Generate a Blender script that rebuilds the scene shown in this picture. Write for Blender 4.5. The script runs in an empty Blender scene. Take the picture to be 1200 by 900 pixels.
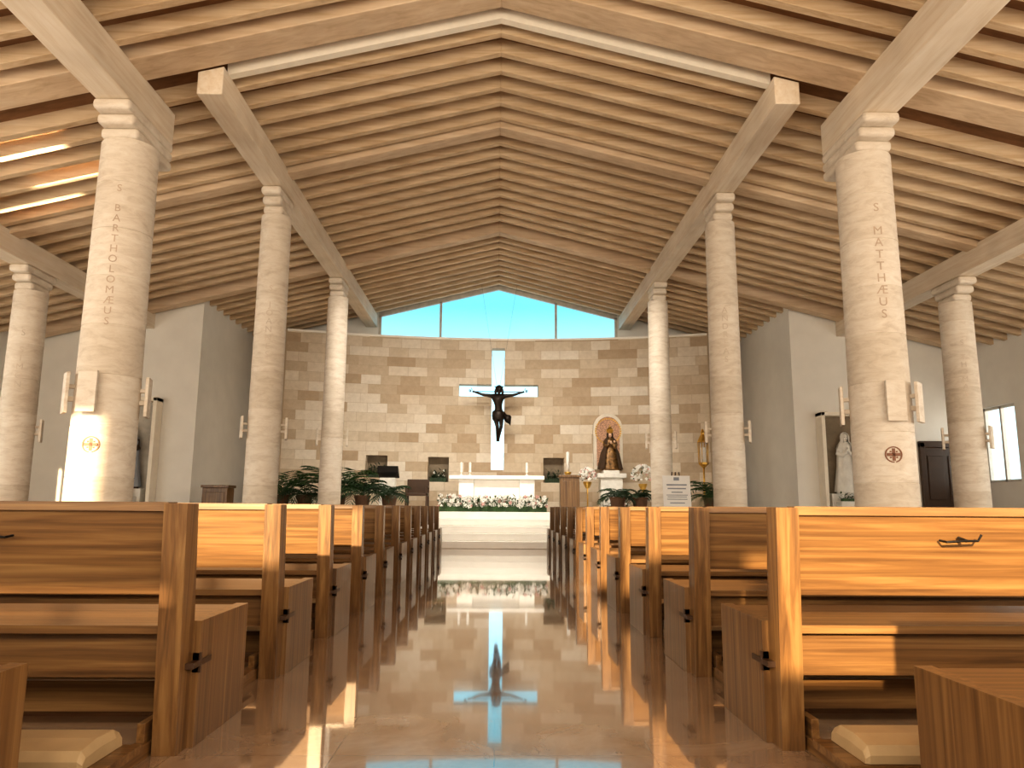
import bpy, bmesh, math, random
from mathutils import Vector, Matrix
random.seed(7)
S=bpy.context.scene
COL=S.collection
pi=math.pi
YB=-2.5   # inner face of rear wall

# ------------------------------------------------------------------ materials
def nt(name):
    m=bpy.data.materials.new(name); m.use_nodes=True
    n=m.node_tree; b=n.nodes['Principled BSDF']
    return m,n,b
def lk(n,a,b): n.links.new(a,b)
def ramp(n,cols):
    r=n.nodes.new('ShaderNodeValToRGB')
    e=r.color_ramp.elements
    while len(e)<len(cols): e.new(0.5)
    for i,(p,c) in enumerate(cols):
        e[i].position=p; e[i].color=(*c,1)
    return r
def mapping(n,scale,coord='Object',rnd=False):
    tc=n.nodes.new('ShaderNodeTexCoord'); mp=n.nodes.new('ShaderNodeMapping')
    mp.inputs['Scale'].default_value=scale
    lk(n,tc.outputs[coord],mp.inputs['Vector'])
    if rnd:
        oi=n.nodes.new('ShaderNodeObjectInfo'); mu=n.nodes.new('ShaderNodeMath'); mu.operation='MULTIPLY'
        mu.inputs[1].default_value=37.0
        lk(n,oi.outputs['Random'],mu.inputs[0]); lk(n,mu.outputs[0],mp.inputs['Location'])
    return mp
def noise(n,vec,scale,detail=4,rough=0.55,dist=0):
    t=n.nodes.new('ShaderNodeTexNoise'); t.inputs['Scale'].default_value=scale
    t.inputs['Detail'].default_value=detail; t.inputs['Roughness'].default_value=rough
    t.inputs['Distortion'].default_value=dist
    lk(n,vec,t.inputs['Vector']); return t
def bump(n,b,h,st,dist=0.01):
    bp=n.nodes.new('ShaderNodeBump'); bp.inputs['Strength'].default_value=st; bp.inputs['Distance'].default_value=dist
    lk(n,h,bp.inputs['Height']); lk(n,bp.outputs[0],b.inputs['Normal'])
def mat_plain(name,c,rough=0.6,metal=0,var=0.12,scale=6):
    m,n,b=nt(name)
    mp=mapping(n,(1,1,1)); t=noise(n,mp.outputs[0],scale)
    lo=tuple(x*(1-var) for x in c); hi=tuple(min(1,x*(1+var)) for x in c)
    r=ramp(n,[(0.3,lo),(0.7,hi)]); lk(n,t.outputs['Fac'],r.inputs[0]); lk(n,r.outputs[0],b.inputs['Base Color'])
    b.inputs['Roughness'].default_value=rough; b.inputs['Metallic'].default_value=metal
    return m
def mat_wood(name,axis,cd,cm,cl,rough=0.4,sc=1.0,coat=0.0,fine=22,rnd=True):
    m,n,b=nt(name)
    s=[fine,fine,fine]; s['xyz'.index(axis)]=0.9
    mp=mapping(n,tuple(v*sc for v in s),rnd=rnd)
    t=noise(n,mp.outputs[0],1.0,6,0.6,0.6)
    r=ramp(n,[(0.28,cd),(0.5,cm),(0.72,cl)]); lk(n,t.outputs['Fac'],r.inputs[0])
    mp2=mapping(n,(1.3,1.3,1.3),rnd=rnd); t2=noise(n,mp2.outputs[0],1.0,2)
    mx=n.nodes.new('ShaderNodeMix'); mx.data_type='RGBA'; mx.blend_type='MULTIPLY'; mx.inputs[0].default_value=0.5
    r2=ramp(n,[(0.3,(0.7,0.68,0.65)),(0.7,(1,1,1))]); lk(n,t2.outputs['Fac'],r2.inputs[0])
    lk(n,r.outputs[0],mx.inputs[6]); lk(n,r2.outputs[0],mx.inputs[7]); lk(n,mx.outputs[2],b.inputs['Base Color'])
    b.inputs['Roughness'].default_value=rough; b.inputs['Coat Weight'].default_value=coat; b.inputs['Coat Roughness'].default_value=0.25
    bump(n,b,t.outputs['Fac'],0.15,0.004)
    return m

PD,PM,PL=(0.075,0.034,0.011),(0.175,0.088,0.030),(0.29,0.165,0.062)
M_pewx=mat_wood('oak_grain_x','x',PD,PM,PL,0.36,coat=0.25,fine=34)
M_pewz=mat_wood('oak_grain_z','z',PD,PM,PL,0.36,coat=0.25,fine=34)
M_pewy=mat_wood('oak_grain_y','y',PD,PM,PL,0.36,coat=0.25,fine=34)
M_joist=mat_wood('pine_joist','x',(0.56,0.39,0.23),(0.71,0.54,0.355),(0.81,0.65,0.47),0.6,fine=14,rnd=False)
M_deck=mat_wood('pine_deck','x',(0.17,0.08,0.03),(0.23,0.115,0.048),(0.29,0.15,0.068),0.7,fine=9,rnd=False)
M_beam=mat_wood('glulam_beam','y',(0.74,0.61,0.46),(0.83,0.72,0.58),(0.89,0.80,0.68),0.55,fine=14,rnd=False)
M_rafter=mat_wood('glulam_rafter','x',(0.60,0.44,0.28),(0.73,0.56,0.39),(0.81,0.66,0.49),0.55,fine=12,rnd=False)
M_cush=mat_plain('vinyl_cushion',(0.44,0.32,0.18),0.45)
M_dark=mat_plain('dark_wood',(0.06,0.03,0.015),0.4)
M_iron=mat_plain('black_iron',(0.015,0.013,0.012),0.4,0.7)
M_bronze=mat_plain('dark_bronze',(0.025,0.017,0.012),0.42,0.6)
M_white=mat_plain('white_plaster',(0.88,0.86,0.81),0.85,0,0.03,2)
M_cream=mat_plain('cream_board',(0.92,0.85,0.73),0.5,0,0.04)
M_marble=mat_plain('white_marble',(0.94,0.91,0.85),0.2,0,0.04,3)
M_leaf=mat_plain('leaf_green',(0.035,0.085,0.022),0.5,0,0.5,9)
M_leafd=mat_plain('leaf_dark',(0.02,0.05,0.018),0.45,0,0.4,9)
M_petal=mat_plain('white_petal',(0.92,0.89,0.84),0.6)
M_pink=mat_plain('pink_petal',(0.72,0.42,0.38),0.6)
M_gold=mat_plain('gilt',(0.75,0.47,0.12),0.3,0.9,0.2)
M_skin=mat_plain('painted_skin',(0.70,0.47,0.33),0.5)
M_statue=mat_plain('statue_white',(0.80,0.78,0.73),0.5)
M_robe=mat_plain('statue_blue_grey',(0.28,0.30,0.34),0.6)
M_robed=mat_plain('statue_brown_robe',(0.07,0.04,0.022),0.5)
M_brocade=mat_plain('dark_gold_brocade',(0.20,0.11,0.04),0.4,0.4,0.8,14)
M_terra=mat_plain('terracotta',(0.12,0.06,0.03),0.7)
M_paper=mat_plain('poster_paper',(0.85,0.83,0.80),0.6,0,0.02)
M_letter=mat_plain('incised_letter',(0.54,0.42,0.32),0.8)
M_letterf=mat_plain('faint_letter',(0.64,0.55,0.45),0.8)
M_medal=mat_plain('red_bronze',(0.24,0.10,0.05),0.5)
M_frame=mat_plain('window_frame',(0.62,0.58,0.52),0.5)
M_red=mat_plain('mosaic_red',(0.50,0.29,0.19),0.5,0,0.5,30)
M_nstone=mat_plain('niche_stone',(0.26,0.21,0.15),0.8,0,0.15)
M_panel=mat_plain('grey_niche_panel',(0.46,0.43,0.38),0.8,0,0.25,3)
M_pale=mat_plain('pale_niche_surround',(0.76,0.70,0.60),0.8,0,0.08)

def mat_column():
    m,n,b=nt('travertine_drum')
    mp=mapping(n,(2.2,2.2,7),rnd=True); t=noise(n,mp.outputs[0],1.6,8,0.72,0.6)
    r=ramp(n,[(0.28,(0.62,0.53,0.43)),(0.5,(0.77,0.69,0.59)),(0.72,(0.86,0.80,0.71))]); lk(n,t.outputs['Fac'],r.inputs[0])
    tc=n.nodes.new('ShaderNodeTexCoord'); sp=n.nodes.new('ShaderNodeSeparateXYZ'); lk(n,tc.outputs['Object'],sp.inputs[0])
    d=n.nodes.new('ShaderNodeMath'); d.operation='DIVIDE'; d.inputs[1].default_value=0.62; lk(n,sp.outputs[2],d.inputs[0])
    f=n.nodes.new('ShaderNodeMath'); f.operation='FLOOR'; lk(n,d.outputs[0],f.inputs[0])
    w=n.nodes.new('ShaderNodeTexWhiteNoise'); w.noise_dimensions='1D'; lk(n,f.outputs[0],w.inputs['W'])
    r2=ramp(n,[(0,(0.86,0.84,0.81)),(1,(1,1,1))]); lk(n,w.outputs['Value'],r2.inputs[0])
    mx=n.nodes.new('ShaderNodeMix'); mx.data_type='RGBA'; mx.blend_type='MULTIPLY'; mx.inputs[0].default_value=1
    lk(n,r.outputs[0],mx.inputs[6]); lk(n,r2.outputs[0],mx.inputs[7]); lk(n,mx.outputs[2],b.inputs['Base Color'])
    b.inputs['Roughness'].default_value=0.65
    bump(n,b,t.outputs['Fac'],0.3,0.012)
    return m
M_col=mat_column()

def mat_ashlar():
    m,n,b=nt('ashlar_stone')
    tc=n.nodes.new('ShaderNodeTexCoord')
    br=n.nodes.new('ShaderNodeTexBrick'); lk(n,tc.outputs['UV'],br.inputs['Vector'])
    br.offset=0.37; br.offset_frequency=2; br.squash=1.45; br.squash_frequency=3
    br.inputs['Color1'].default_value=(0,0,0,1); br.inputs['Color2'].default_value=(1,1,1,1); br.inputs['Mortar'].default_value=(0.5,0.5,0.5,1)
    br.inputs['Scale'].default_value=1; br.inputs['Brick Width'].default_value=0.56; br.inputs['Row Height'].default_value=0.278
    br.inputs['Mortar Size'].default_value=0.004; br.inputs['Mortar Smooth'].default_value=0.1
    r=ramp(n,[(0.0,(0.50,0.38,0.26)),(0.25,(0.61,0.50,0.37)),(0.5,(0.69,0.59,0.46)),(0.75,(0.76,0.67,0.55)),(1,(0.82,0.75,0.65))])
    lk(n,br.outputs['Color'],r.inputs[0])
    t=noise(n,tc.outputs['Object'],7,6,0.7)
    r2=ramp(n,[(0.3,(0.8,0.78,0.75)),(0.7,(1,1,1))]); lk(n,t.outputs['Fac'],r2.inputs[0])
    mx=n.nodes.new('ShaderNodeMix'); mx.data_type='RGBA'; mx.blend_type='MULTIPLY'; mx.inputs[0].default_value=0.8
    lk(n,r.outputs[0],mx.inputs[6]); lk(n,r2.outputs[0],mx.inputs[7])
    m2=n.nodes.new('ShaderNodeMix'); m2.data_type='RGBA'; lk(n,br.outputs['Fac'],m2.inputs[0])
    lk(n,mx.outputs[2],m2.inputs[6]); m2.inputs[7].default_value=(0.48,0.38,0.27,1)
    lk(n,m2.outputs[2],b.inputs['Base Color']); b.inputs['Roughness'].default_value=0.75
    inv=n.nodes.new('ShaderNodeMath'); inv.operation='SUBTRACT'; inv.inputs[0].default_value=1; lk(n,br.outputs['Fac'],inv.inputs[1])
    bump(n,b,inv.outputs[0],0.5,0.01)
    return m
M_ash=mat_ashlar()

def mat_floor():
    m,n,b=nt('polished_marble_floor')
    mp=mapping(n,(1,1,1))
    t=noise(n,mp.outputs[0],1.8,10,0.68,1.2)
    r=ramp(n,[(0.25,(0.27,0.17,0.105)),(0.5,(0.36,0.245,0.16)),(0.75,(0.46,0.335,0.235))]); lk(n,t.outputs['Fac'],r.inputs[0])
    br=n.nodes.new('ShaderNodeTexBrick'); lk(n,mp.outputs[0],br.inputs['Vector']); br.offset=0.0; br.squash=1.0
    br.inputs['Color1'].default_value=(0.84,0.82,0.80,1); br.inputs['Color2'].default_value=(1,1,1,1); br.inputs['Mortar'].default_value=(0.58,0.53,0.48,1)
    br.inputs['Scale'].default_value=1; br.inputs['Brick Width'].default_value=0.6; br.inputs['Row Height'].default_value=0.6
    br.inputs['Mortar Size'].default_value=0.0025
    mx=n.nodes.new('ShaderNodeMix'); mx.data_type='RGBA'; mx.blend_type='MULTIPLY'; mx.inputs[0].default_value=0.9
    lk(n,r.outputs[0],mx.inputs[6]); lk(n,br.outputs['Color'],mx.inputs[7]); lk(n,mx.outputs[2],b.inputs['Base Color'])
    t3=noise(n,mp.outputs[0],5,5,0.6)
    r3=ramp(n,[(0.3,(0.05,)*3),(0.7,(0.11,)*3)]); lk(n,t3.outputs['Fac'],r3.inputs[0]); lk(n,r3.outputs[0],b.inputs['Roughness'])
    b.inputs['Coat Weight'].default_value=0.9; b.inputs['Coat Roughness'].default_value=0.03
    b.inputs['Coat IOR'].default_value=1.5
    b.inputs['IOR'].default_value=1.6
    return m
M_floor=mat_floor()

def mat_glass():
    m,n,b=nt('clear_glass')
    out=n.nodes['Material Output']; tr=n.nodes.new('ShaderNodeBsdfTransparent'); gl=n.nodes.new('ShaderNodeBsdfGlossy')
    gl.inputs['Roughness'].default_value=0.02
    mx=n.nodes.new('ShaderNodeMixShader'); mx.inputs[0].default_value=0.05
    lk(n,tr.outputs[0],mx.inputs[1]); lk(n,gl.outputs[0],mx.inputs[2]); lk(n,mx.outputs[0],out.inputs['Surface'])
    return m
M_glass=mat_glass()

# ------------------------------------------------------------------ helpers
def hexa(bm,P,mi=0):
    v=[bm.verts.new(p) for p in P]
    for f in ((3,2,1,0),(4,5,6,7),(0,1,5,4),(1,2,6,5),(2,3,7,6),(3,0,4,7)):
        fc=bm.faces.new([v[i] for i in f]); fc.material_index=mi
    return v
def box(bm,x0,x1,y0,y1,z0,z1,mi=0):
    if x0>x1: x0,x1=x1,x0
    if y0>y1: y0,y1=y1,y0
    return hexa(bm,[(x0,y0,z0),(x1,y0,z0),(x1,y1,z0),(x0,y1,z0),(x0,y0,z1),(x1,y0,z1),(x1,y1,z1),(x0,y1,z1)],mi)
def finish(bm,name,mats,loc=(0,0,0),bevel=0,smooth=False,parent=None,bsegs=2):
    bmesh.ops.recalc_face_normals(bm,faces=bm.faces)
    me=bpy.data.meshes.new(name); bm.to_mesh(me); bm.free()
    for m in mats: me.materials.append(m)
    if smooth:
        for p in me.polygons: p.use_smooth=True
    o=bpy.data.objects.new(name,me); COL.objects.link(o); o.location=loc
    if bevel:
        md=o.modifiers.new('bevel','BEVEL'); md.width=bevel; md.segments=bsegs; md.limit_method='ANGLE'
    if parent: o.parent=parent
    return o
def empty(name,loc=(0,0,0)):
    e=bpy.data.objects.new(name,None); COL.objects.link(e); e.location=loc; e.empty_display_size=0.2
    return e
def lathe(bm,prof,seg=32,mi=0,fold=None,cx=0,cy=0,sx=1,sy=1,cap=True):
    rings=[]
    for r,z in prof:
        ring=[]
        for i in range(seg):
            a=2*pi*i/seg; rr=r*(fold(a,z) if fold else 1)
            ring.append(bm.verts.new((cx+rr*math.cos(a)*sx,cy+rr*math.sin(a)*sy,z)))
        rings.append(ring)
    for k in range(len(rings)-1):
        for i in range(seg):
            j=(i+1)%seg
            f=bm.faces.new((rings[k][i],rings[k][j],rings[k+1][j],rings[k+1][i])); f.material_index=mi
    if cap:
        f=bm.faces.new(rings[0][::-1]); f.material_index=mi
        f=bm.faces.new(rings[-1]); f.material_index=mi
def ball(bm,c,r,mi=0,sub=2,scale=(1,1,1)):
    g=bmesh.ops.create_icosphere(bm,subdivisions=sub,radius=r)
    fs=set()
    for v in g['verts']:
        v.co=Vector((v.co.x*scale[0]+c[0],v.co.y*scale[1]+c[1],v.co.z*scale[2]+c[2]))
        for f in v.link_faces: fs.add(f)
    for f in fs: f.material_index=mi; f.smooth=True
def tube(bm,pts,rads,seg=8,mi=0):
    rings=[]
    for i,p in enumerate(pts):
        p=Vector(p); a=Vector(pts[max(0,i-1)]); b=Vector(pts[min(len(pts)-1,i+1)])
        d=(b-a).normalized(); up=Vector((0,0,1)) if abs(d.z)<0.9 else Vector((1,0,0))
        u=d.cross(up).normalized(); w=d.cross(u)
        r=rads[i] if hasattr(rads,'__len__') else rads
        rings.append([bm.verts.new(p+u*math.cos(2*pi*k/seg)*r+w*math.sin(2*pi*k/seg)*r) for k in range(seg)])
    for k in range(len(rings)-1):
        for i in range(seg):
            j=(i+1)%seg
            f=bm.faces.new((rings[k][i],rings[k][j],rings[k+1][j],rings[k+1][i])); f.material_index=mi; f.smooth=True
    for rg in (rings[0],rings[-1]):
        f=bm.faces.new(rg); f.material_index=mi

def roofz(x): return 7.6-0.25*abs(x)     # underside of joists
DK=0.22

# ------------------------------------------------------------------ shell
bm=bmesh.new(); box(bm,-12,12,YB-0.3,23.5,-0.15,0); finish(bm,'floor',[M_floor])
bm=bmesh.new()
for s in (-1,1):
    P=[]
    for dz in (DK,DK+0.12):
        P+=[(0,YB-0.3,7.6+dz),(s*12.2,YB-0.3,roofz(12.2)+dz),(s*12.2,22.9,roofz(12.2)+dz),(0,22.9,7.6+dz)]
    hexa(bm,P)
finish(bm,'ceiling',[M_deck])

def sloped(bm,y0,y1,dz0,dz1,xa=0,xb=11.9,mi=0):
    for s in (-1,1):
        P=[]
        for dz in (dz0,dz1):
            P+=[(s*xa,y0,roofz(xa)+dz),(s*xb,y0,roofz(xb)+dz),(s*xb,y1,roofz(xb)+dz),(s*xa,y1,roofz(xa)+dz)]
        hexa(bm,P,mi)
big=[(-1.3,-0.9),(3.75,4.15),(8.72,9.2),(12.35,12.65),(17.45,17.75)]
bm=bmesh.new()
y=YB+0.05
while y<22.3:
    if not any(a-0.2<y<b+0.14 for a,b in big) :
        sloped(bm,y,y+0.12,0,DK+0.01)
    y+=0.47
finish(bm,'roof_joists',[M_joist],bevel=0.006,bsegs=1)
bm=bmesh.new()
for i,(a,b) in enumerate(big): sloped(bm,a,b,-0.02 if i==2 else -0.07,DK+0.01)
finish(bm,'roof_rafters',[M_rafter],bevel=0.012)
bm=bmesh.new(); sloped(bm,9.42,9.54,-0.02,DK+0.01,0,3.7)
finish(bm,'sunlit_strip_board',[M_cream])  # pale board added in place of the sunlit strip behind the rafter

def beam(x,y0,y1,w,d):
    bm=bmesh.new()
    s=1 if x>0 else -1
    zt=[roofz(abs(x)-w/2),roofz(abs(x)+w/2)]
    zb=roofz(x)-d
    xi,xo=s*(abs(x)-w/2),s*(abs(x)+w/2)
    hexa(bm,[(xi,y0,zb),(xo,y0,zb),(xo,y1,zb),(xi,y1,zb),(xi,y0,zt[0]),(xo,y0,zt[1]),(xo,y1,zt[1]),(xi,y1,zt[0])])
    return finish(bm,'roof_beam',[M_beam],bevel=0.012)
for s in (-1,1):
    beam(s*3.85,9.25,22.3,0.34,0.36)
    beam(s*4.88,YB+0.02,10.1,0.44,0.42)
    beam(s*8.5,YB+0.02,17.9,0.36,0.36)

def gridwall(name,us,zs,holes,P,mats,uv=False,top=None,parent=None):
    bm=bmesh.new(); uvl=bm.loops.layers.uv.new('UVMap')
    for h in holes: us=us+[h[0],h[1]]; zs=zs+[h[2],h[3]]
    us=sorted(set(round(u,4) for u in us)); zs=sorted(set(round(z,4) for z in zs))
    def inh(u,z): return any(h[0]<u<h[1] and h[2]<z<h[3] for h in holes)
    for a,b in zip(us,us[1:]):
        for c,d in zip(zs,zs[1:]):
            if inh((a+b)/2,(c+d)/2): continue
            T=(lambda u,z: min(z,top(u))) if top else (lambda u,z:z)
            if T(a,d)-T(a,c)<0.002 and T(b,d)-T(b,c)<0.002: continue
            q=[P(a,T(a,c),0),P(b,T(b,c),0),P(b,T(b,c),1),P(a,T(a,c),1),P(a,T(a,d),0),P(b,T(b,d),0),P(b,T(b,d),1),P(a,T(a,d),1)]
            vs=hexa(bm,q)
            uvs=[(a,c),(b,c),(b,c),(a,c),(a,d),(b,d),(b,d),(a,d)]
            mp={v:t for v,t in zip(vs,uvs)}
            for f in set(f for v in vs for f in v.link_faces):
                for l in f.loops: l[uvl].uv=(mp[l.vert][0]+20,mp[l.vert][1]+0.03)
    return finish(bm,name,mats,parent=parent)

CY=lambda x: 22-(x/6.0)**2*1.0
holes=[(-0.18,0.20,1.98,5.6),(-1.15,1.2,4.14,4.5),
       (-3.75,-3.15,1.72,2.36),(-2.0,-1.4,1.62,2.34),(1.35,1.95,1.62,2.34)]
gridwall('wall_apse',[-6+0.5*i for i in range(25)],[0,5.84],holes,lambda u,z,t:(u,CY(u)+0.38*t,z),[M_ash])
bm=bmesh.new()
for h in holes[2:]:
    y0=CY((h[0]+h[1])/2)+0.32; box(bm,h[0]-0.05,h[1]+0.05,y0,y0+0.14,h[2]-0.05,h[3]+0.05)
finish(bm,'apse_niche_backs',[M_nstone])
bm=bmesh.new()
xs=[-6+0.5*i for i in range(25)]
for a,b in zip(xs,xs[1:]):
    hexa(bm,[(a,CY(a)-0.03,5.84),(b,CY(b)-0.03,5.84),(b,22.75,5.84),(a,22.75,5.84),(a,CY(a)-0.03,5.9),(b,CY(b)-0.03,5.9),(b,22.75,5.9),(a,22.75,5.9)])
finish(bm,'trim_1',[M_marble])
bm=bmesh.new()
for s in (-1,1): box(bm,s*6.0,s*6.12,20.98,22.6,0,5.9)
finish(bm,'wall_apse_cheeks',[M_ash])
TOP=lambda u: roofz(u)+DK
gridwall('wall_front',[-12,-6.12,0,6.12,12],[0,8.2],[(-6.12,6.12,0,5.9),(-3.66,3.66,5.9,8.2)],lambda u,z,t:(u,22.45+0.2*t,z),[M_white],top=TOP)
wf=empty('window_1',(0,22.5,5.9))
bm=bmesh.new()
box(bm,-3.66,3.66,-0.05,0.05,0.0,0.09)
for x,w in ((-3.62,0.04),(-1.77,0.035),(1.77,0.035),(3.62,0.04)):
    box(bm,x-w,x+w,-0.05,0.05,0,roofz(abs(x)+w)-5.9+0.0)
for s in (-1,1):
    z=lambda x: roofz(x)-5.9
    hexa(bm,[(0,-0.05,z(0)-0.05),(s*3.66,-0.05,z(3.66)-0.05),(s*3.66,0.05,z(3.66)-0.05),(0,0.05,z(0)-0.05),
             (0,-0.05,z(0)+0.22),(s*3.66,-0.05,z(3.66)+0.22),(s*3.66,0.05,z(3.66)+0.22),(0,0.05,z(0)+0.22)])
finish(bm,'frame',[M_frame],parent=wf)
bm=bmesh.new()
v=[bm.verts.new(p) for p in ((-3.6,0,0.05),(3.6,0,0.05),(3.6,0,0.78),(0,0,1.68),(-3.6,0,0.78))]; bm.faces.new(v)
finish(bm,'pane',[M_glass],parent=wf)

gridwall('wall_right',[YB-0.3,22.6],[0,4.9],[(16.35,17.55,1.55,3.3),(11.5,12.9,1.5,3.6),(6,7.6,1.5,3.6),(1,2.6,1.5,3.6)],lambda u,z,t:(11.5+0.3*t,u,z),[M_white])
gridwall('wall_left',[YB-0.3,22.6],[0,4.9],[(11.5,12.9,1.5,3.6),(6,7.6,1.5,3.6),(1,2.6,1.5,3.6)],lambda u,z,t:(-11.5-0.3*t,u,z),[M_white])
bm=bmesh.new()
y0,y1,z0,z1=16.35,17.55,1.55,3.3
for a,b,c,d in ((y0,y1,z0,z0+0.06),(y0,y1,z1-0.06,z1),(y0,y0+0.06,z0,z1),(y1-0.06,y1,z0,z1),((y0+y1)/2-0.03,(y0+y1)/2+0.03,z0,z1)):
    box(bm,11.58,11.66,a,b,c,d)
finish(bm,'window_2',[M_frame])
for s,nm in ((-1,'wall_chapel_left'),(1,'wall_chapel_right')):
    bm=bmesh.new()
    hexa(bm,[(s*7.17,17.9,0),(s*11.5,17.9,0),(s*11.5,22.44,0),(s*7.17,22.44,0),
             (s*7.17,17.9,TOP(7.17)),(s*11.5,17.9,TOP(11.5)),(s*11.5,22.44,TOP(11.5)),(s*7.17,22.44,TOP(7.17))])
    finish(bm,nm,[M_white])
# rear wall with unseen openings shaped to throw the sun patches
gridwall('wall_back',[-12,-6,0,6,12],[0,8.2],
   [(-0.35,1.05,1.95,2.78),(1.15,2.6,1.95,2.78),(-2.2,-1.35,3.3,4.9),(-1.25,-0.15,2.98,4.2),
    (-5.3,-4.1,2.62,3.75),(-4.0,-2.85,2.62,3.75),(-5.1,-2.6,2.19,2.31),(-8.35,-7.62,4.15,5.5)],
   lambda u,z,t:(u,YB-0.25*t,z),[M_white],top=TOP)

dr=empty('door_1',(10.75,17.9,0))
bm=bmesh.new(); box(bm,-0.5,0.5,-0.05,-0.005,0,2.4)
for x in (-0.25,0.25):
    for z0,z1 in ((0.2,1.0),(1.15,2.2)): box(bm,x-0.19,x+0.19,-0.075,-0.05,z0,z1)
finish(bm,'leaf',[M_dark],parent=dr,bevel=0.01)
bm=bmesh.new()
box(bm,-0.62,-0.5,-0.1,-0.005,0,2.52); box(bm,0.5,0.62,-0.1,-0.005,0,2.52); box(bm,-0.62,0.62,-0.1,-0.005,2.4,2.55)
finish(bm,'casing',[M_dark],parent=dr,bevel=0.01)

bm=bmesh.new()
box(bm,-5.9,5.9,18.3,20.98,0,0.8); box(bm,-7.16,-5.9,18.3,20.9,0,0.8); box(bm,5.9,7.16,18.3,20.9,0,0.8); box(bm,-4.2,4.2,20.9,21.45,0.5,0.8)
for i in range(4):
    box(bm,-3.4,3.4,17.02+0.32*i,18.3,0.16*i,0.16*(i+1)-0.0)
finish(bm,'sanctuary_steps',[M_marble],bevel=0.012)

# ------------------------------------------------------------------ columns
def column(x,y,r0,r1,ztop,name_text=None,text_ang=None,text_z=(3,4.6),sconces=(),medal=None,far_flush=False,zs=2.0,sh=0.5):
    e=empty('stone_column',(x,y,0))
    bm=bmesh.new()
    prof=[]; R=lambda z: r0+(r1-r0)*z/ztop
    prof.append((R(0),0))
    k=0.62
    while k<ztop-0.2:
        prof+=[(R(k),k-0.006),(R(k)-0.007,k-0.004),(R(k)-0.007,k+0.004),(R(k),k+0.006)]; k+=0.62
    prof.append((r1,ztop))
    lathe(bm,prof,48)
    o=finish(bm,'shaft',[M_col],parent=e,smooth=True)
    md=o.modifiers.new('es','EDGE_SPLIT'); md.split_angle=math.radians(40)
    bm=bmesh.new()
    zb=roofz(x)-(0.42 if far_flush else 0.36)
    h=(zb-ztop)/3
    w=0.17 if not far_flush else 0.24
    for i,l in enumerate((0.98,1.32,1.7)):
        y0=-r1*l; y1=0.7 if far_flush else r1*l
        box(bm,-w,w,y0,y1,ztop+h*i,ztop+h*(i+1)-0.0)
    finish(bm,'corbel',[M_col],parent=e,bevel=h*0.38,bsegs=4)
    if name_text:
        cu=bpy.data.curves.new('t','FONT'); cu.body='\n'.join(name_text); cu.align_x='CENTER'; cu.align_y='CENTER'
        n=len(name_text); H=(text_z[1]-text_z[0])/n
        cu.size=H*0.98; cu.space_line=1.0; cu.extrude=0.003; cu.resolution_u=3
        to=bpy.data.objects.new('t',cu); COL.objects.link(to)
        bpy.context.view_layer.update()
        me=bpy.data.meshes.new_from_object(to.evaluated_get(bpy.context.evaluated_depsgraph_get()))
        bpy.data.objects.remove(to)
        zc=(text_z[0]+text_z[1])/2
        ys=[v.co.y for v in me.vertices]; yc=(min(ys)+max(ys))/2
        for v in me.vertices:
            zz=v.co.y-yc+zc; rr=R(zz)+v.co.z*0.6+0.001; a=text_ang+v.co.x/R(zz)
            v.co=(rr*math.cos(a),rr*math.sin(a),zz)
        me.materials.clear(); me.materials.append(M_letter if far_flush else M_letterf)
        oo=bpy.data.objects.new('inscription',me); COL.objects.link(oo); oo.parent=e
    for a in sconces:
        bm=bmesh.new(); rr=R(zs+0.25)
        box(bm,rr+0.07,rr+0.11,-0.115,0.115,zs,zs+sh)
        box(bm,rr-0.03,rr+0.07,-0.03,0.03,zs+sh*0.3,zs+sh*0.42); box(bm,rr-0.03,rr+0.07,-0.03,0.03,zs+sh*0.62,zs+sh*0.72)
        bmesh.ops.rotate(bm,verts=bm.verts,cent=(0,0,0),matrix=Matrix.Rotation(a,3,'Z'))
        finish(bm,'wall_sconce',[M_col],parent=e,bevel=0.006)
    if medal:
        a,zz=medal; bm=bmesh.new(); rr=R(zz)
        seg=24
        for i in range(seg):
            t0,t1=2*pi*i/seg,2*pi*(i+1)/seg
            q=[]
            for dx in (0.0,0.012):
                for (t,rd) in ((t0,0.085),(t1,0.085),(t1,0.10),(t0,0.10)):
                    q.append((rr-0.012+dx,rd*math.cos(t),zz+rd*math.sin(t)))
            hexa(bm,q)
        box(bm,rr-0.01,rr+0.004,-0.018,0.018,zz-0.075,zz+0.075); box(bm,rr-0.01,rr+0.004,-0.075,0.075,zz-0.018,zz+0.018)
        for a1 in (-1,1):
            for b1 in (-1,1): box(bm,rr-0.01,rr+0.004,a1*0.035-0.01,a1*0.035+0.01,zz+b1*0.035-0.01,zz+b1*0.035+0.01)
        bmesh.ops.rotate(bm,verts=bm.verts,cent=(0,0,0),matrix=Matrix.Rotation(a,3,'Z'))
        finish(bm,'consecration_cross',[M_medal],parent=e)
    return e
def toward(x,y): return math.atan2(0-y,0-x)
aL=toward(-4.88,9.4); aR=toward(4.88,9.4)
column(-4.88,9.4,0.39,0.345,5.55,'S BARTHOLOMÆUS',aL-0.25,(3.05,4.95),(aL-0.5,aL+1.35,aL-1.4),(aL-0.35,1.62),True,2.0)
column(4.88,9.4,0.38,0.34,5.55,'S MATTHÆUS',aR+0.35,(3.25,4.85),(aR+0.4,aR-1.45,aR+1.3),(aR+0.3,1.58),True,1.98)
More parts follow.
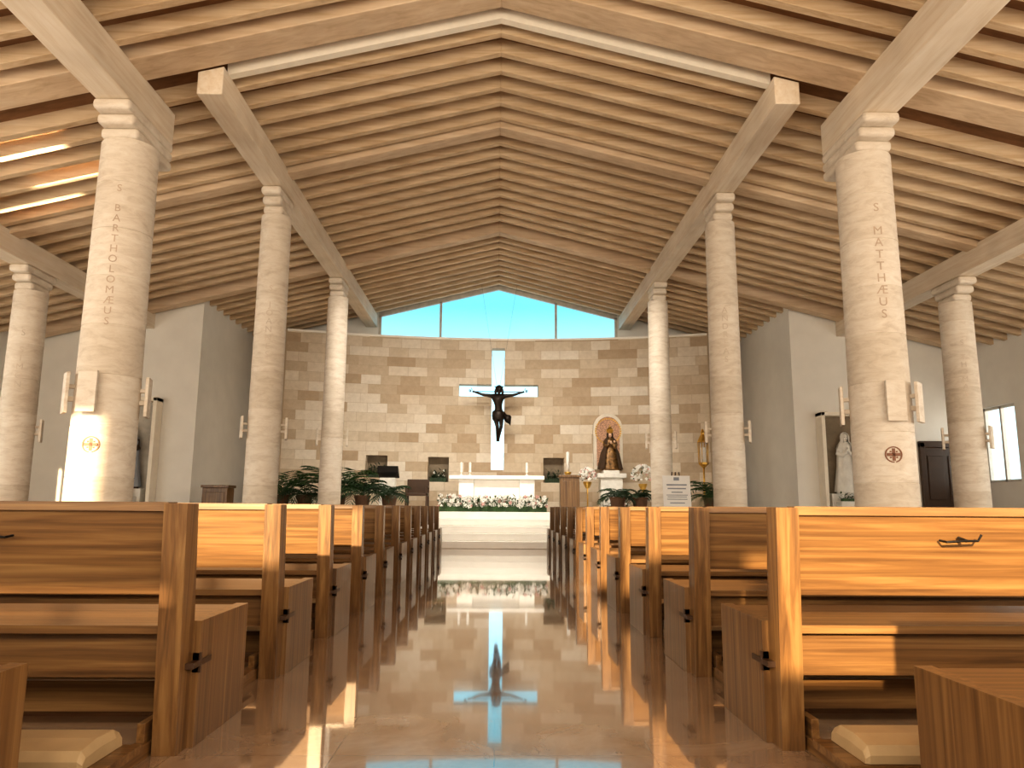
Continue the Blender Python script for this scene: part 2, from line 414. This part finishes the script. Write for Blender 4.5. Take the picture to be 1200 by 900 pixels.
for s,nm in ((-1,'S JOANNES'),(1,'S ANDREAS')):
    a=toward(s*3.85,12.5)
    column(s*3.87,12.5,0.275,0.25,5.84,nm,a+0.1*s,(3.3,4.6),(a-1.5,a+1.5),None,False,2.0,0.36)
    a=toward(s*3.9,17.65)
    column(s*3.87,17.65,0.26,0.24,5.86,None,None,(3,4),(a-1.5,a+1.5),None,False,2.3,0.4)
    a=toward(s*8.5,13.4)
    column(s*8.5,13.4,0.30,0.275,4.70,'S THOMAS' if s>0 else 'S SIMON',a+0.2*s,(2.9,4.0),(a-1.5,a+1.4),None,False,2.0,0.4)
    column(s*4.88,2.2,0.38,0.34,5.55,None,None)
    column(s*8.5,5.4,0.30,0.275,4.70,None,None)

# ------------------------------------------------------------------ pews
def pew_mesh(s,L=2.32):
    bm=bmesh.new()
    def B(x0,x1,y0,y1,z0,z1,mi): box(bm,s*x0,s*x1,y0,y1,z0,z1,mi)
    def SL(x0,x1,z0,z1,f0,b0,f1,b1,mi):
        hexa(bm,[(s*x0,b0,z0),(s*x1,b0,z0),(s*x1,f0,z0),(s*x0,f0,z0),(s*x0,b1,z1),(s*x1,b1,z1),(s*x1,f1,z1),(s*x0,f1,z1)],mi)
    WX,WZ,WY,CU,IR,DK_=0,1,2,3,4,5
    for x in (0,L-0.09):
        SL(x,x+0.09,0,0.925,0.14,-0.0,0.05,-0.06,WZ)
        xx=x-0.025 if x==0 else x+0.06
        B(xx,xx+0.055,0.10,0.66,0,0.47,WZ)
        B(xx-0.006,xx+0.061,0.03,0.22,0.30,0.322,DK_)
        B(xx-0.007,xx+0.062,0.10,0.115,0.275,0.35,DK_)
    SL(0.08,L-0.08,0.58,0.905,0.055,0.02,0.01,-0.03,WX)
    SL(0.08,L-0.08,0.895,0.93,0.04,-0.045,0.04,-0.045,WX)
    B(0.03,L-0.03,0.03,0.665,0.43,0.462,WX)
    B(0.05,L-0.05,0.085,0.11,0.26,0.425,WX)
    B(0.05,L-0.05,0.58,0.605,0.30,0.43,WX)
    B(0.05,L-0.05,0.30,0.33,0.08,0.20,WX)
    for x in (0.10,L/2,L-0.15):
        B(x,x+0.05,-0.40,0.10,0.0,0.05,WY); B(x+0.01,x+0.04,-0.02,0.10,0.05,0.12,WY)
    B(0.07,L-0.07,-0.42,-0.13,0.05,0.08,WX)
    x0,x1=0.13,L-0.13
    prof=[(-0.41,0.081),(-0.415,0.11),(-0.395,0.138),(-0.30,0.150),(-0.19,0.146),(-0.145,0.125),(-0.14,0.081)]
    xr=[(x0,0.6),(x0+0.015,1),(x1-0.015,1),(x1,0.6)]
    rings=[]
    for x,k in xr: rings.append([bm.verts.new((s*x,-0.275+(py+0.275)*(0.96 if k<1 else 1),0.081+(pz-0.081)*k)) for py,pz in prof])
    for a,b in zip(rings,rings[1:]):
        for i in range(len(prof)):
            j=(i+1)%len(prof); f=bm.faces.new((a[i],a[j],b[j],b[i])); f.material_index=CU
    for rg in (rings[0],rings[-1]): f=bm.faces.new(rg); f.material_index=CU
    tube(bm,[(s*0.66,-0.035,0.80),(s*0.665,-0.075,0.795),(s*0.73,-0.082,0.80),(s*0.79,-0.075,0.80),(s*0.80,-0.085,0.825)],0.005,8,IR)
    tube(bm,[(s*0.74,-0.03,0.81),(s*0.74,-0.08,0.80)],0.007,8,IR)
    bmesh.ops.recalc_face_normals(bm,faces=bm.faces)
    me=bpy.data.meshes.new('church_pew'); bm.to_mesh(me); bm.free()
    for m in (M_pewx,M_pewz,M_pewy,M_cush,M_iron,M_dark): me.materials.append(m)
    return me
PR=pew_mesh(1); PLm=pew_mesh(-1)
def pew(me,x,y):
    o=bpy.data.objects.new('church_pew',me); COL.objects.link(o); o.location=(x,y,0)
    md=o.modifiers.new('bevel','BEVEL'); md.width=0.005; md.segments=2; md.limit_method='ANGLE'
pew(PR,1.25,1.62); pew(PLm,-1.36,1.62)
for i in range(11):
    pew(PR,1.11,3.06+1.27*i); pew(PLm,-1.18,2.99+1.265*i)

# ------------------------------------------------------------------ crucifix figure
def skin_obj(name,verts,edges,rads,mat,parent,sub=2,root=0):
    me=bpy.data.meshes.new(name); me.from_pydata(verts,edges,[]); me.materials.append(mat)
    o=bpy.data.objects.new(name,me); COL.objects.link(o); o.parent=parent
    o.modifiers.new('skin','SKIN')
    sv=me.skin_vertices[0].data
    for i,r in enumerate(rads):
        sv[i].radius=(r,r) if not isinstance(r,tuple) else r
    sv[root].use_root=True
    sb=o.modifiers.new('sub','SUBSURF'); sb.levels=sub; sb.render_levels=sub
    return o
cr=empty('crucified_christ_figure',(0.02,21.25,2.72))
V=[(0.0,0,0.80),(0.01,-0.01,0.96),(0.0,-0.02,1.14),(0,-0.01,1.30),(0,-0.03,1.39),
   (-0.17,0.0,1.33),(-0.43,0.02,1.36),(-0.68,0.03,1.445),(-0.75,0.03,1.465),
   (0.17,0.0,1.33),(0.43,0.02,1.36),(0.68,0.03,1.445),(0.75,0.03,1.465),
   (-0.085,0,0.74),(-0.02,-0.17,0.43),(-0.02,-0.01,0.12),(-0.02,-0.09,0.02),
   (0.085,0,0.74),(0.09,-0.17,0.45),(0.02,-0.03,0.12),(0.02,-0.11,0.02)]
E=[(0,1),(1,2),(2,3),(3,4),(3,5),(5,6),(6,7),(7,8),(3,9),(9,10),(10,11),(11,12),(0,13),(13,14),(14,15),(15,16),(0,17),(17,18),(18,19),(19,20)]
Rr=[0.13,(0.11,0.085),(0.145,0.10),(0.13,0.09),0.055,0.065,0.045,0.028,0.034,0.065,0.045,0.028,0.034,0.085,0.055,0.034,0.026,0.085,0.055,0.034,0.026]
skin_obj('body',V,E,Rr,M_bronze,cr)
for s in (-1,1):
    for k,(dx,dz,l) in enumerate(((1,0.35,0.07),(1,0.14,0.085),(1,-0.05,0.08),(1,-0.25,0.065))):
        n=math.hypot(dx,dz); dx,dz=dx/n,dz/n; b=(s*0.775,0.02,1.472+(1.5-k)*0.014)
        skin_obj('finger',[b,(b[0]+s*dx*l*0.55,0.0,b[2]+dz*l*0.55),(b[0]+s*dx*l*0.9,-0.03,b[2]+dz*l*0.85)],[(0,1),(1,2)],[0.009,0.008,0.007],M_bronze,cr,1)
    skin_obj('thumb',[(s*0.75,0.01,1.49),(s*0.765,-0.02,1.535),(s*0.785,-0.035,1.555)],[(0,1),(1,2)],[0.011,0.009,0.008],M_bronze,cr,1)
bm=bmesh.new()
hc=Vector((0.02,-0.09,1.50))
ball(bm,hc,0.095,0,3,(0.85,1.0,1.22))
ball(bm,hc+Vector((0,-0.098,-0.01)),0.018,0,2,(0.8,1.1,1.6))
for s in (-1,1):
    ball(bm,hc+Vector((s*0.032,-0.088,0.012)),0.013,0,2,(1.3,0.6,0.8))
    ball(bm,hc+Vector((s*0.08,0.0,0.0)),0.02,0,2,(0.5,0.8,1.5))
ball(bm,hc+Vector((0,-0.092,-0.05)),0.018,0,2,(1.6,0.5,0.5))
ball(bm,hc+Vector((0,-0.065,-0.095)),0.04,0,2,(1,0.8,1.2))
ball(bm,hc+Vector((0,0.03,0.03)),0.10,0,3,(1.0,0.9,1.1))
for s in (-1,1): tube(bm,[hc+Vector((s*0.07,0.03,0.05)),hc+Vector((s*0.10,0.02,-0.06)),hc+Vector((s*0.10,0.0,-0.17))],[0.035,0.04,0.02],8)
for i in range(20):
    a=i*pi/10; c=hc+Vector((0.095*math.cos(a),0.01+0.1*math.sin(a),0.065))
    tube(bm,[c,c+Vector((0.05*math.cos(a+0.4),0.05*math.sin(a+0.4),0.035))],[0.008,0.002],5)
tube(bm,[hc+Vector((0.1*math.cos(i*pi/10),0.01+0.105*math.sin(i*pi/10),0.065+0.006*(i%2))) for i in range(21)],0.013,6)
finish(bm,'head',[M_bronze],parent=cr)
bm=bmesh.new()
lathe(bm,[(0.12,0.60),(0.155,0.66),(0.165,0.76),(0.155,0.86),(0.135,0.90)],28,0,lambda a,z:1+0.06*math.sin(9*a+z*20),0.0,-0.02,1.05,0.85)
pr=None
for i in range(9):
    t=i/8; x=0.13+0.24*t; z=0.84-0.16*t+0.02*math.sin(9*t)
    a=bm.verts.new((x,-0.03+0.05*math.sin(7*t),z+0.05)); b=bm.verts.new((x-0.02,0.0+0.05*math.sin(7*t+1),z-0.13-0.08*t))
    if pr: bm.faces.new((pr[0],a,b,pr[1]))
    pr=(a,b)
o=finish(bm,'loincloth',[M_bronze],parent=cr,smooth=True); sd=o.modifiers.new('s','SOLIDIFY'); sd.thickness=0.015
bm=bmesh.new()
box(bm,-0.75,0.75,0.05,0.075,1.45,1.47); box(bm,-0.02,0.02,0.05,0.08,0.05,1.46)
for s in (-1,1):
    tube(bm,[(0+s*0.02,0.065,1.48),(s*0.52,0.065,4.63)],0.0025,6)
finish(bm,'hanging_wires',[M_iron],parent=cr)

# ------------------------------------------------------------------ robed statues
def robed(name,loc,h,robe,cloak,skin,crown=False,wide=1.0,rot=0,child=False):
    e=empty(name,loc); e.scale=(h,h,h); e.rotation_euler=(0,0,rot)
    bm=bmesh.new()
    fold=lambda a,z: 1+0.05*math.sin(13*a+2*z)*max(0,1-z*1.3)+0.03*math.sin(7*a+4)
    W=wide
    lathe(bm,[(0.21*W,0.0),(0.20*W,0.05),(0.165*W,0.25),(0.14*W,0.45),(0.125,0.58),(0.13,0.70),(0.125,0.78),(0.075,0.835),(0.045,0.86)],36,0,fold,0,0,1,0.75)
    seg=28; prof=[(0.245*W,0.03),(0.21*W,0.25),(0.18*W,0.45),(0.165,0.62),(0.165,0.76),(0.12,0.835),(0.085,0.88),(0.088,0.95),(0.07,1.0),(0.02,1.03)]
    rings=[]
    for r,z in prof:
        rg=[]
        for i in range(seg+1):
            a=-pi/2+0.55+(2*pi-1.1)*i/seg
            rr=r*(1+0.05*math.sin(11*a))
            rg.append(bm.verts.new((rr*math.cos(a),rr*math.sin(a)*0.85+0.01,z)))
        rings.append(rg)
    for k in range(len(rings)-1):
        for i in range(seg):
            f=bm.faces.new((rings[k][i],rings[k][i+1],rings[k+1][i+1],rings[k+1][i])); f.material_index=1; f.smooth=True
    ball(bm,(0,-0.01,0.93),0.058,2,3,(0.85,0.95,1.2))
    ball(bm,(0,-0.068,0.925),0.01,2,2,(0.8,1,1.6))
    for s in (-1,1): ball(bm,(s*0.02,-0.06,0.938),0.007,3,1,(1.3,0.6,0.8))
    ball(bm,(0,-0.06,0.9),0.009,3,1,(1.6,0.5,0.5))
    for s in (-1,1):
        tube(bm,[(s*0.12,0,0.79),(s*0.16,-0.04,0.66),(s*0.10,-0.13,0.63),(s*0.02,-0.16,0.69)],[0.045,0.045,0.04,0.03],10,0)
        tube(bm,[(s*0.02,-0.16,0.69),(s*0.012,-0.17,0.73),(s*0.006,-0.165,0.765)],[0.018,0.017,0.007],8,2)
    if child:
        ball(bm,(0.09,-0.17,0.74),0.035,2,2); lathe(bm,[(0.05,0.55),(0.045,0.65),(0.03,0.71)],14,0,None,0.09,-0.16)
    if crown:
        for i in range(12):
            a=i*pi/6; tube(bm,[(0.06*math.cos(a),0.06*math.sin(a),0.985),(0.085*math.cos(a),0.085*math.sin(a),1.06),(0.03*math.cos(a),0.03*math.sin(a),1.13)],[0.012,0.014,0.006],6,4)
        lathe(bm,[(0.065,0.97),(0.07,1.0),(0.065,1.01)],20,4); ball(bm,(0,0,1.14),0.018,4,2)
        box(bm,-0.006,0.006,-0.006,0.006,1.14,1.2,4); box(bm,-0.025,0.025,-0.006,0.006,1.165,1.178,4)
    o=finish(bm,'figure',[robe,cloak,skin,M_dark,M_gold],parent=e)
    for p in o.data.polygons: p.use_smooth=True
    return e
pe=empty('madonna_plinth',(3.12,20.7,0.8))
bm=bmesh.new(); box(bm,-0.42,0.42,-0.3,0.3,0,0.12); box(bm,-0.3,0.3,-0.22,0.22,0.12,0.92); box(bm,-0.4,0.4,-0.3,0.3,0.92,1.04); box(bm,-0.22,0.22,-0.2,0.2,1.04,1.13)
finish(bm,'block',[M_statue],parent=pe,bevel=0.015)
robed('madonna_statue',(3.12,20.7,1.93),1.05,M_brocade,M_robed,M_skin,True,1.35,0,True)
def flowers(name,loc,sx,sy,h,n,pc=0.5,dome=False,seed=1,leafm=None,big=1.0):
    rnd=random.Random(seed); bm=bmesh.new()
    for i in range(n):
        u,v=rnd.uniform(-1,1),rnd.uniform(-1,1)
        if dome:
            th=rnd.uniform(0,2*pi); ph=rnd.uniform(-0.4,1.5); x=sx*math.cos(th)*math.cos(ph); y=sy*math.sin(th)*math.cos(ph); z=h*0.5+h*0.5*math.sin(ph)
        else:
            x,y=u*sx,v*sy; z=h*(0.35+0.65*rnd.random())*(1-0.35*v*v)
        if rnd.random()<pc:
            r=rnd.uniform(0.02,0.04)*big; mi=1 if rnd.random()<0.85 else 2
            c=Vector((x,y,z))
            for k in range(5):
                a=k*2*pi/5+rnd.random(); ball(bm,c+Vector((r*0.7*math.cos(a),-r*0.3,r*0.7*math.sin(a))),r*0.6,mi,1)
        else:
            a=rnd.uniform(0,2*pi); L=rnd.uniform(0.08,0.16); d=Vector((math.cos(a),math.sin(a)*0.7,rnd.uniform(0.0,1.0))).normalized()
            w=d.cross(Vector((0,0,1))).normalized()*0.022; c=Vector((x,y,z-0.05))
            vs=[bm.verts.new(p) for p in (c,c+d*L*0.5+w,c+d*L,c+d*L*0.5-w)]; bm.faces.new(vs).material_index=0
            if not dome: tube(bm,[(x*0.9,y*0.9,0.01),(x,y,z-0.05)],0.004,4,0)
    if not dome: box(bm,-sx,sx,-sy*0.7,sy*0.7,0,h*0.3,0)
    return finish(bm,name,[leafm or M_leaf,M_petal,M_pink],loc=loc)
flowers('altar_flower_bed',(-0.1,18.75,0.8),1.33,0.2,0.42,760,0.32,seed=3,big=1.15)
flowers('plinth_flowers',(3.12,20.0,0.8),0.38,0.14,0.35,100,0.15,seed=5,leafm=M_leafd)
def bouquet(x,y,z,r):
    e=empty('flower_bouquet_on_stand',(x,y,0.8))
    bm=bmesh.new(); tube(bm,[(0,0,0.02),(0,0,z-0.8)],0.02,8); lathe(bm,[(0.16,0),(0.16,0.02),(0.03,0.05)],16)
    lathe(bm,[(0.05,z-0.8-0.12),(0.11,z-0.8),(0.12,z-0.8+0.06)],16)
    finish(bm,'stand',[M_gold],parent=e)
    o=flowers('blooms',(0,0,z-0.8-0.02),r,r*0.8,r*2,170,0.7,True,int(x*10)); o.parent=e
bouquet(2.46,20.5,1.55,0.22); bouquet(3.95,20.4,1.5,0.29)
bm=bmesh.new()
def arch(bm,cx,y,z0,z1,w,th,mi,seg=20):
    pts=[(cx-w,z0),(cx+w,z0)]+[(cx+w*math.cos(pi*i/seg),z1-w+w*math.sin(pi*i/seg)) for i in range(seg+1)]
    f=[bm.verts.new((p[0],y,p[1])) for p in pts]; b=[bm.verts.new((p[0],y+th,p[1])) for p in pts]
    bm.faces.new(f).material_index=mi; bm.faces.new(b[::-1]).material_index=mi
    for i in range(len(pts)):
        j=(i+1)%len(pts); bm.faces.new((f[i],b[i],b[j],f[j])).material_index=mi
yn=CY(3.2)-0.12
arch(bm,3.2,yn,2.0,3.62,0.42,0.16,0); arch(bm,3.2,yn-0.02,2.1,3.52,0.33,0.05,1)
for i in range(34):
    a=2*pi*i/34; box(bm,3.2+0.36*math.cos(a)-0.02,3.2+0.36*math.cos(a)+0.02,yn-0.04,yn-0.01,3.1+0.36*math.sin(a)-0.02,3.1+0.36*math.sin(a)+0.02,2)
finish(bm,'madonna_niche_mosaic',[M_pale,M_red,M_gold])

def shrine(x,robe,cloak,skin,w=0.6,zt=3.2,sx=0.0,back=None):
    e=empty('statue_shrine',(x,17.89,0))
    bm=bmesh.new()
    box(bm,-w,-w+0.09,-0.34,0,0.95,zt); box(bm,w-0.09,w,-0.34,0,0.95,zt); box(bm,-w,w,-0.34,0,zt-0.09,zt); box(bm,-w,w,-0.36,0,0.88,0.98)
    finish(bm,'surround',[M_cream],parent=e,bevel=0.01)
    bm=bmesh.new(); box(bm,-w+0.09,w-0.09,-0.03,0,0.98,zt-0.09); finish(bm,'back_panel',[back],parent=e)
    bm=bmesh.new(); box(bm,-0.5,0.5,-0.62,0,0,0.88); box(bm,-0.55,0.55,-0.66,0,0.88,0.96); box(bm,-0.45,0.45,-0.34,-0.03,0.98,1.28); box(bm,-0.38,0.38,-0.64,-0.36,0.96,1.1)
    finish(bm,'side_altar',[M_statue],parent=e,bevel=0.012)
    r=robed('statue',(sx,-0.18,1.28),1.32,robe,cloak,skin); r.parent=e
    r.scale=(1.25,0.8,1.42)
    f=flowers('flowers',(0,-0.48,1.1),0.3,0.08,0.22,50,0.4,seed=int(abs(x)*7)); f.parent=e
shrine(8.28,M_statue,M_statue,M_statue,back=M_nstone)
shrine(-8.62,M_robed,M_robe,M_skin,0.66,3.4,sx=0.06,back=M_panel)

# ------------------------------------------------------------------ sanctuary furniture
al=empty('altar_table',(0.0,20.2,0.8))
bm=bmesh.new(); box(bm,-1.25,1.25,-0.4,0.4,0.83,0.93); box(bm,-1.0,-0.6,-0.3,0.3,0,0.83); box(bm,0.6,1.0,-0.3,0.3,0,0.83); box(bm,-0.6,0.6,-0.2,0.2,0,0.83)
finish(bm,'marble',[M_marble],parent=al,bevel=0.015)
bm=bmesh.new()
for x in (-0.95,-0.72,0.8): lathe(bm,[(0.05,0.93),(0.05,0.95),(0.015,0.97),(0.015,1.02),(0.04,1.04),(0.033,1.05),(0.033,1.28),(0.004,1.3)],12,0,None,x,0)
finish(bm,'candles',[M_petal],parent=al)
le=empty('ambo_lectern',(-2.85,19.9,0.8))
bm=bmesh.new(); box(bm,-0.28,0.28,-0.2,0.2,0,0.08); box(bm,-0.2,0.2,-0.14,0.14,0.08,0.85)
finish(bm,'pillar',[M_statue],parent=le,bevel=0.01)
bm=bmesh.new(); hexa(bm,[(-0.27,-0.12,0.98),(0.27,-0.12,0.98),(0.27,0.2,0.85),(-0.27,0.2,0.85),(-0.27,-0.12,1.16),(0.27,-0.12,1.16),(0.27,0.2,0.9),(-0.27,0.2,0.9)])
finish(bm,'book_rest',[M_iron],parent=le,bevel=0.01)
ch=empty('presider_chair',(-2.15,20.6,0.8))
bm=bmesh.new(); box(bm,-0.3,0.3,-0.28,0.25,0.4,0.47); box(bm,-0.3,0.3,0.2,0.26,0.47,0.85)
for x in (-0.3,0.25):
    for y in (-0.28,0.2): box(bm,x,x+0.05,y,y+0.05,0,0.42)
    box(bm,x,x+0.05,-0.28,0.25,0.62,0.67); box(bm,x,x+0.05,-0.28,-0.23,0.42,0.64)
finish(bm,'frame',[M_dark],parent=ch,bevel=0.008)
ws=empty('wooden_credence_stand',(1.92,20.0,0.8))
bm=bmesh.new(); box(bm,-0.25,0.25,-0.2,0.2,0,0.9); box(bm,-0.29,0.29,-0.24,0.24,0.9,0.96); box(bm,-0.19,0.19,-0.215,-0.2,0.1,0.8)
finish(bm,'cabinet',[M_pewz],parent=ws,bevel=0.008)
ws=empty('oak_side_cabinet',(-6.3,17.3,0))
bm=bmesh.new(); box(bm,-0.28,0.28,-0.22,0.22,0,1.3); box(bm,-0.31,0.31,-0.25,0.25,1.3,1.36); box(bm,-0.22,0.22,-0.235,-0.22,0.1,1.2)
finish(bm,'cabinet',[M_pewz],parent=ws,bevel=0.008)
pc=empty('paschal_candle',(1.95,20.75,0.8))
bm=bmesh.new(); lathe(bm,[(0.2,0),(0.2,0.04),(0.05,0.1),(0.035,0.6),(0.06,0.9),(0.03,0.95),(0.1,1.05),(0.1,1.08)],18); finish(bm,'stand',[M_gold],parent=pc,smooth=True)
bm=bmesh.new(); lathe(bm,[(0.045,1.08),(0.045,1.62),(0.01,1.64)],14); finish(bm,'candle',[M_petal],parent=pc,smooth=True)
pl=empty('processional_lantern',(5.62,20.4,0.8))
bm=bmesh.new(); tube(bm,[(0,0,0.03),(0,0,1.3)],0.025,10); lathe(bm,[(0.2,0),(0.2,0.03),(0.04,0.07)],16)
lathe(bm,[(0.03,1.2),(0.13,1.3),(0.14,1.35)],6); lathe(bm,[(0.15,1.9),(0.14,1.95),(0.05,2.12),(0.06,2.16),(0.02,2.26)],6)
for i in range(6):
    a=i*pi/3; tube(bm,[(0.13*math.cos(a),0.13*math.sin(a),1.33),(0.14*math.cos(a),0.14*math.sin(a),1.92)],0.012,6)
finish(bm,'lantern_body',[M_gold],parent=pl)
bm=bmesh.new(); lathe(bm,[(0.07,1.35),(0.07,1.75),(0.01,1.78)],14); finish(bm,'candle',[M_petal],parent=pl)
sg=empty('notice_poster_on_easel',(3.92,16.4,0))
bm=bmesh.new(); hexa(bm,[(-0.3,-0.02,0.92),(0.3,-0.02,0.92),(0.3,0.0,0.92),(-0.3,0.0,0.92),(-0.3,0.06,1.62),(0.3,0.06,1.62),(0.3,0.08,1.62),(-0.3,0.08,1.62)]); finish(bm,'poster',[M_paper],parent=sg)
bm=bmesh.new()
def yl(z): return -0.02+0.08*(z-0.92)/0.7-0.004
for i,(z,w,h) in enumerate(((1.55,0.06,0.07),(1.42,0.22,0.03),(1.34,0.2,0.025),(1.26,0.12,0.02),(1.2,0.23,0.015),(1.16,0.21,0.015),(1.11,0.22,0.015),(1.03,0.16,0.02))):
    box(bm,-w,w,yl(z),yl(z)+0.004,z-h/2,z+h/2)
finish(bm,'printing',[M_robe],parent=sg)
bm=bmesh.new()
for x in (-0.25,0.25): tube(bm,[(x,-0.05,0.02),(x*0.3,0.12,1.7)],0.014,8)
tube(bm,[(0,0.5,0.02),(0,0.12,1.7)],0.014,8); box(bm,-0.3,0.3,-0.06,0.02,0.89,0.92)
finish(bm,'easel',[M_dark],parent=sg)

def palm(name,loc,n,L,seed,mat=None,h0=0.35,droop=1.0):
    rnd=random.Random(seed); e=empty(name,loc)
    bm=bmesh.new()
    for i in range(n):
        a=2*pi*i/n+rnd.uniform(-0.3,0.3); el=rnd.uniform(0.5,1.4); l=L*rnd.uniform(0.75,1.1)
        p=Vector((0,0,h0)); pts=[p.copy()]
        for k in range(10):
            d=Vector((math.cos(a)*math.cos(el),math.sin(a)*math.cos(el),math.sin(el))); p=p+d*l/10; pts.append(p.copy()); el-=0.17*droop
        tube(bm,pts,[0.009*(1-0.08*k) for k in range(11)],5,0)
        for k in range(2,11):
            d=(pts[k]-pts[k-1]).normalized(); sd=d.cross(Vector((0,0,1)))
            if sd.length<0.01: sd=Vector((1,0,0))
            sd.normalize(); ll=l*0.32*math.sin(pi*(k-0.5)/11.0)+0.04
            for s in (-1,1):
                q=(sd*s+d*0.8+Vector((0,0,-0.25))).normalized(); w=d*0.022
                c=pts[k]
                vs=[bm.verts.new(x) for x in (c-w*0.4,c+q*ll*0.5+w,c+q*ll+Vector((0,0,-0.03)),c+q*ll*0.5-w)]
                bm.faces.new(vs)
    finish(bm,'fronds',[mat or M_leaf],parent=e)
    bm=bmesh.new(); lathe(bm,[(0.13,0),(0.15,0.05),(0.19,0.32),(0.205,0.33),(0.205,0.38),(0.17,0.38),(0.165,0.33)],20); finish(bm,'pot',[M_terra],parent=e)
palm('potted_palm',(-5.35,19.0,0.8),20,1.0,1,droop=0.8)
palm('potted_palm',(-4.75,18.9,0.8),18,0.8,9,mat=M_leafd)
palm('potted_palm',(-3.95,19.0,0.8),28,1.15,2,droop=0.85)
palm('potted_palm',(-3.3,18.75,0.8),22,0.85,3,mat=M_leafd)
palm('potted_palm',(-2.65,18.8,0.8),18,0.65,8,mat=M_leafd)
palm('potted_palm',(3.0,18.8,0.8),18,0.55,4,mat=M_leafd)
palm('potted_palm',(3.6,19.0,0.8),16,0.5,14,mat=M_leafd)
palm('potted_palm',(5.45,19.2,0.8),20,0.9,5)
palm('potted_palm',(6.0,17.2,0),16,1.1,6,mat=M_leafd)
for i,(x0,x1,z0) in enumerate(((-3.75,-3.15,1.72),(-2.0,-1.4,1.62),(1.35,1.95,1.62))):
    flowers('niche_plant',((x0+x1)/2,CY((x0+x1)/2)+0.12,z0),0.24,0.08,0.42,80,0.04,seed=20+i,leafm=M_leafd)

# ------------------------------------------------------------------ light
w=bpy.data.worlds.new('sky'); S.world=w; w.use_nodes=True; n=w.node_tree
bg=n.nodes['Background']
tc=n.nodes.new('ShaderNodeTexCoord'); sp=n.nodes.new('ShaderNodeSeparateXYZ'); lk(n,tc.outputs['Generated'],sp.inputs[0])
r=ramp(n,[(0.0,(0.30,0.34,0.33)),(0.10,(0.47,0.66,0.72)),(0.19,(0.27,0.58,0.70)),(0.26,(0.10,0.37,0.46)),(1.0,(0.06,0.22,0.40))])
lk(n,sp.outputs[2],r.inputs[0]); lk(n,r.outputs[0],bg.inputs['Color']); bg.inputs['Strength'].default_value=2.5

def sun(d,st,col,ang):
    l=bpy.data.lights.new('sun','SUN'); l.energy=st; l.color=col; l.angle=math.radians(ang)
    o=bpy.data.objects.new('sun',l); COL.objects.link(o); o.rotation_euler=Vector(d).to_track_quat('-Z','Y').to_euler()
sun((0.25,1,-0.30),12.5,(1.0,0.74,0.43),0.8)
def area(name,loc,d,sx,sy,e,col,spread=None):
    l=bpy.data.lights.new(name,'AREA'); l.shape='RECTANGLE'; l.size=sx; l.size_y=sy; l.energy=e; l.color=col
    if spread: l.spread=math.radians(spread)
    o=bpy.data.objects.new(name,l); COL.objects.link(o); o.location=loc; o.rotation_euler=Vector(d).to_track_quat('-Z','Y').to_euler()
    return o
area('rear_daylight_fill',(0,YB+0.3,3.0),(0,1,0.22),18,3.2,1000,(1.0,0.84,0.65))  # added soft fill for the nave, standing in for daylight from behind
for s in (-1,1):
    area('side_daylight_fill',(s*11.2,8,2.6),(-s,0.25,0.2),18,2.2,640 if s<0 else 540,(1.0,0.91,0.78))  # added fill along each side wall, standing in for window light
area('sanctuary_fill',(0,15.6,6.2),(0,0.66,-0.75),6,0.5,190,(1.0,0.91,0.78),110)  # added unseen fill that brightens the apse
for x,y in ((-7.0,10.3),(-6.6,11.1),(-7.5,11.8)):
    o=area('ceiling_glint_fill',(x,y,0.05),(0,0,1),1.3,0.16,8,(1.0,0.82,0.55),3); o.rotation_euler=(pi,0,0)  # added narrow beams that throw sun-glint stripes on the ceiling

# ------------------------------------------------------------------ camera
cd=bpy.data.cameras.new('camera'); cam=bpy.data.objects.new('camera',cd); COL.objects.link(cam); S.camera=cam
cd.sensor_width=36; cd.lens=26.4; cd.clip_start=0.05
cam.matrix_world=Matrix.Translation((0,0,0.92))@Matrix.Rotation(math.radians(-1.1),4,'Z')@Matrix.Rotation(math.radians(99.3),4,'X')@Matrix.Rotation(math.radians(0.4),4,'Z')
S.view_settings.view_transform='Standard'
try: S.view_settings.look='Medium High Contrast'
except Exception as ex: print('look',ex)
S.view_settings.exposure=0.0
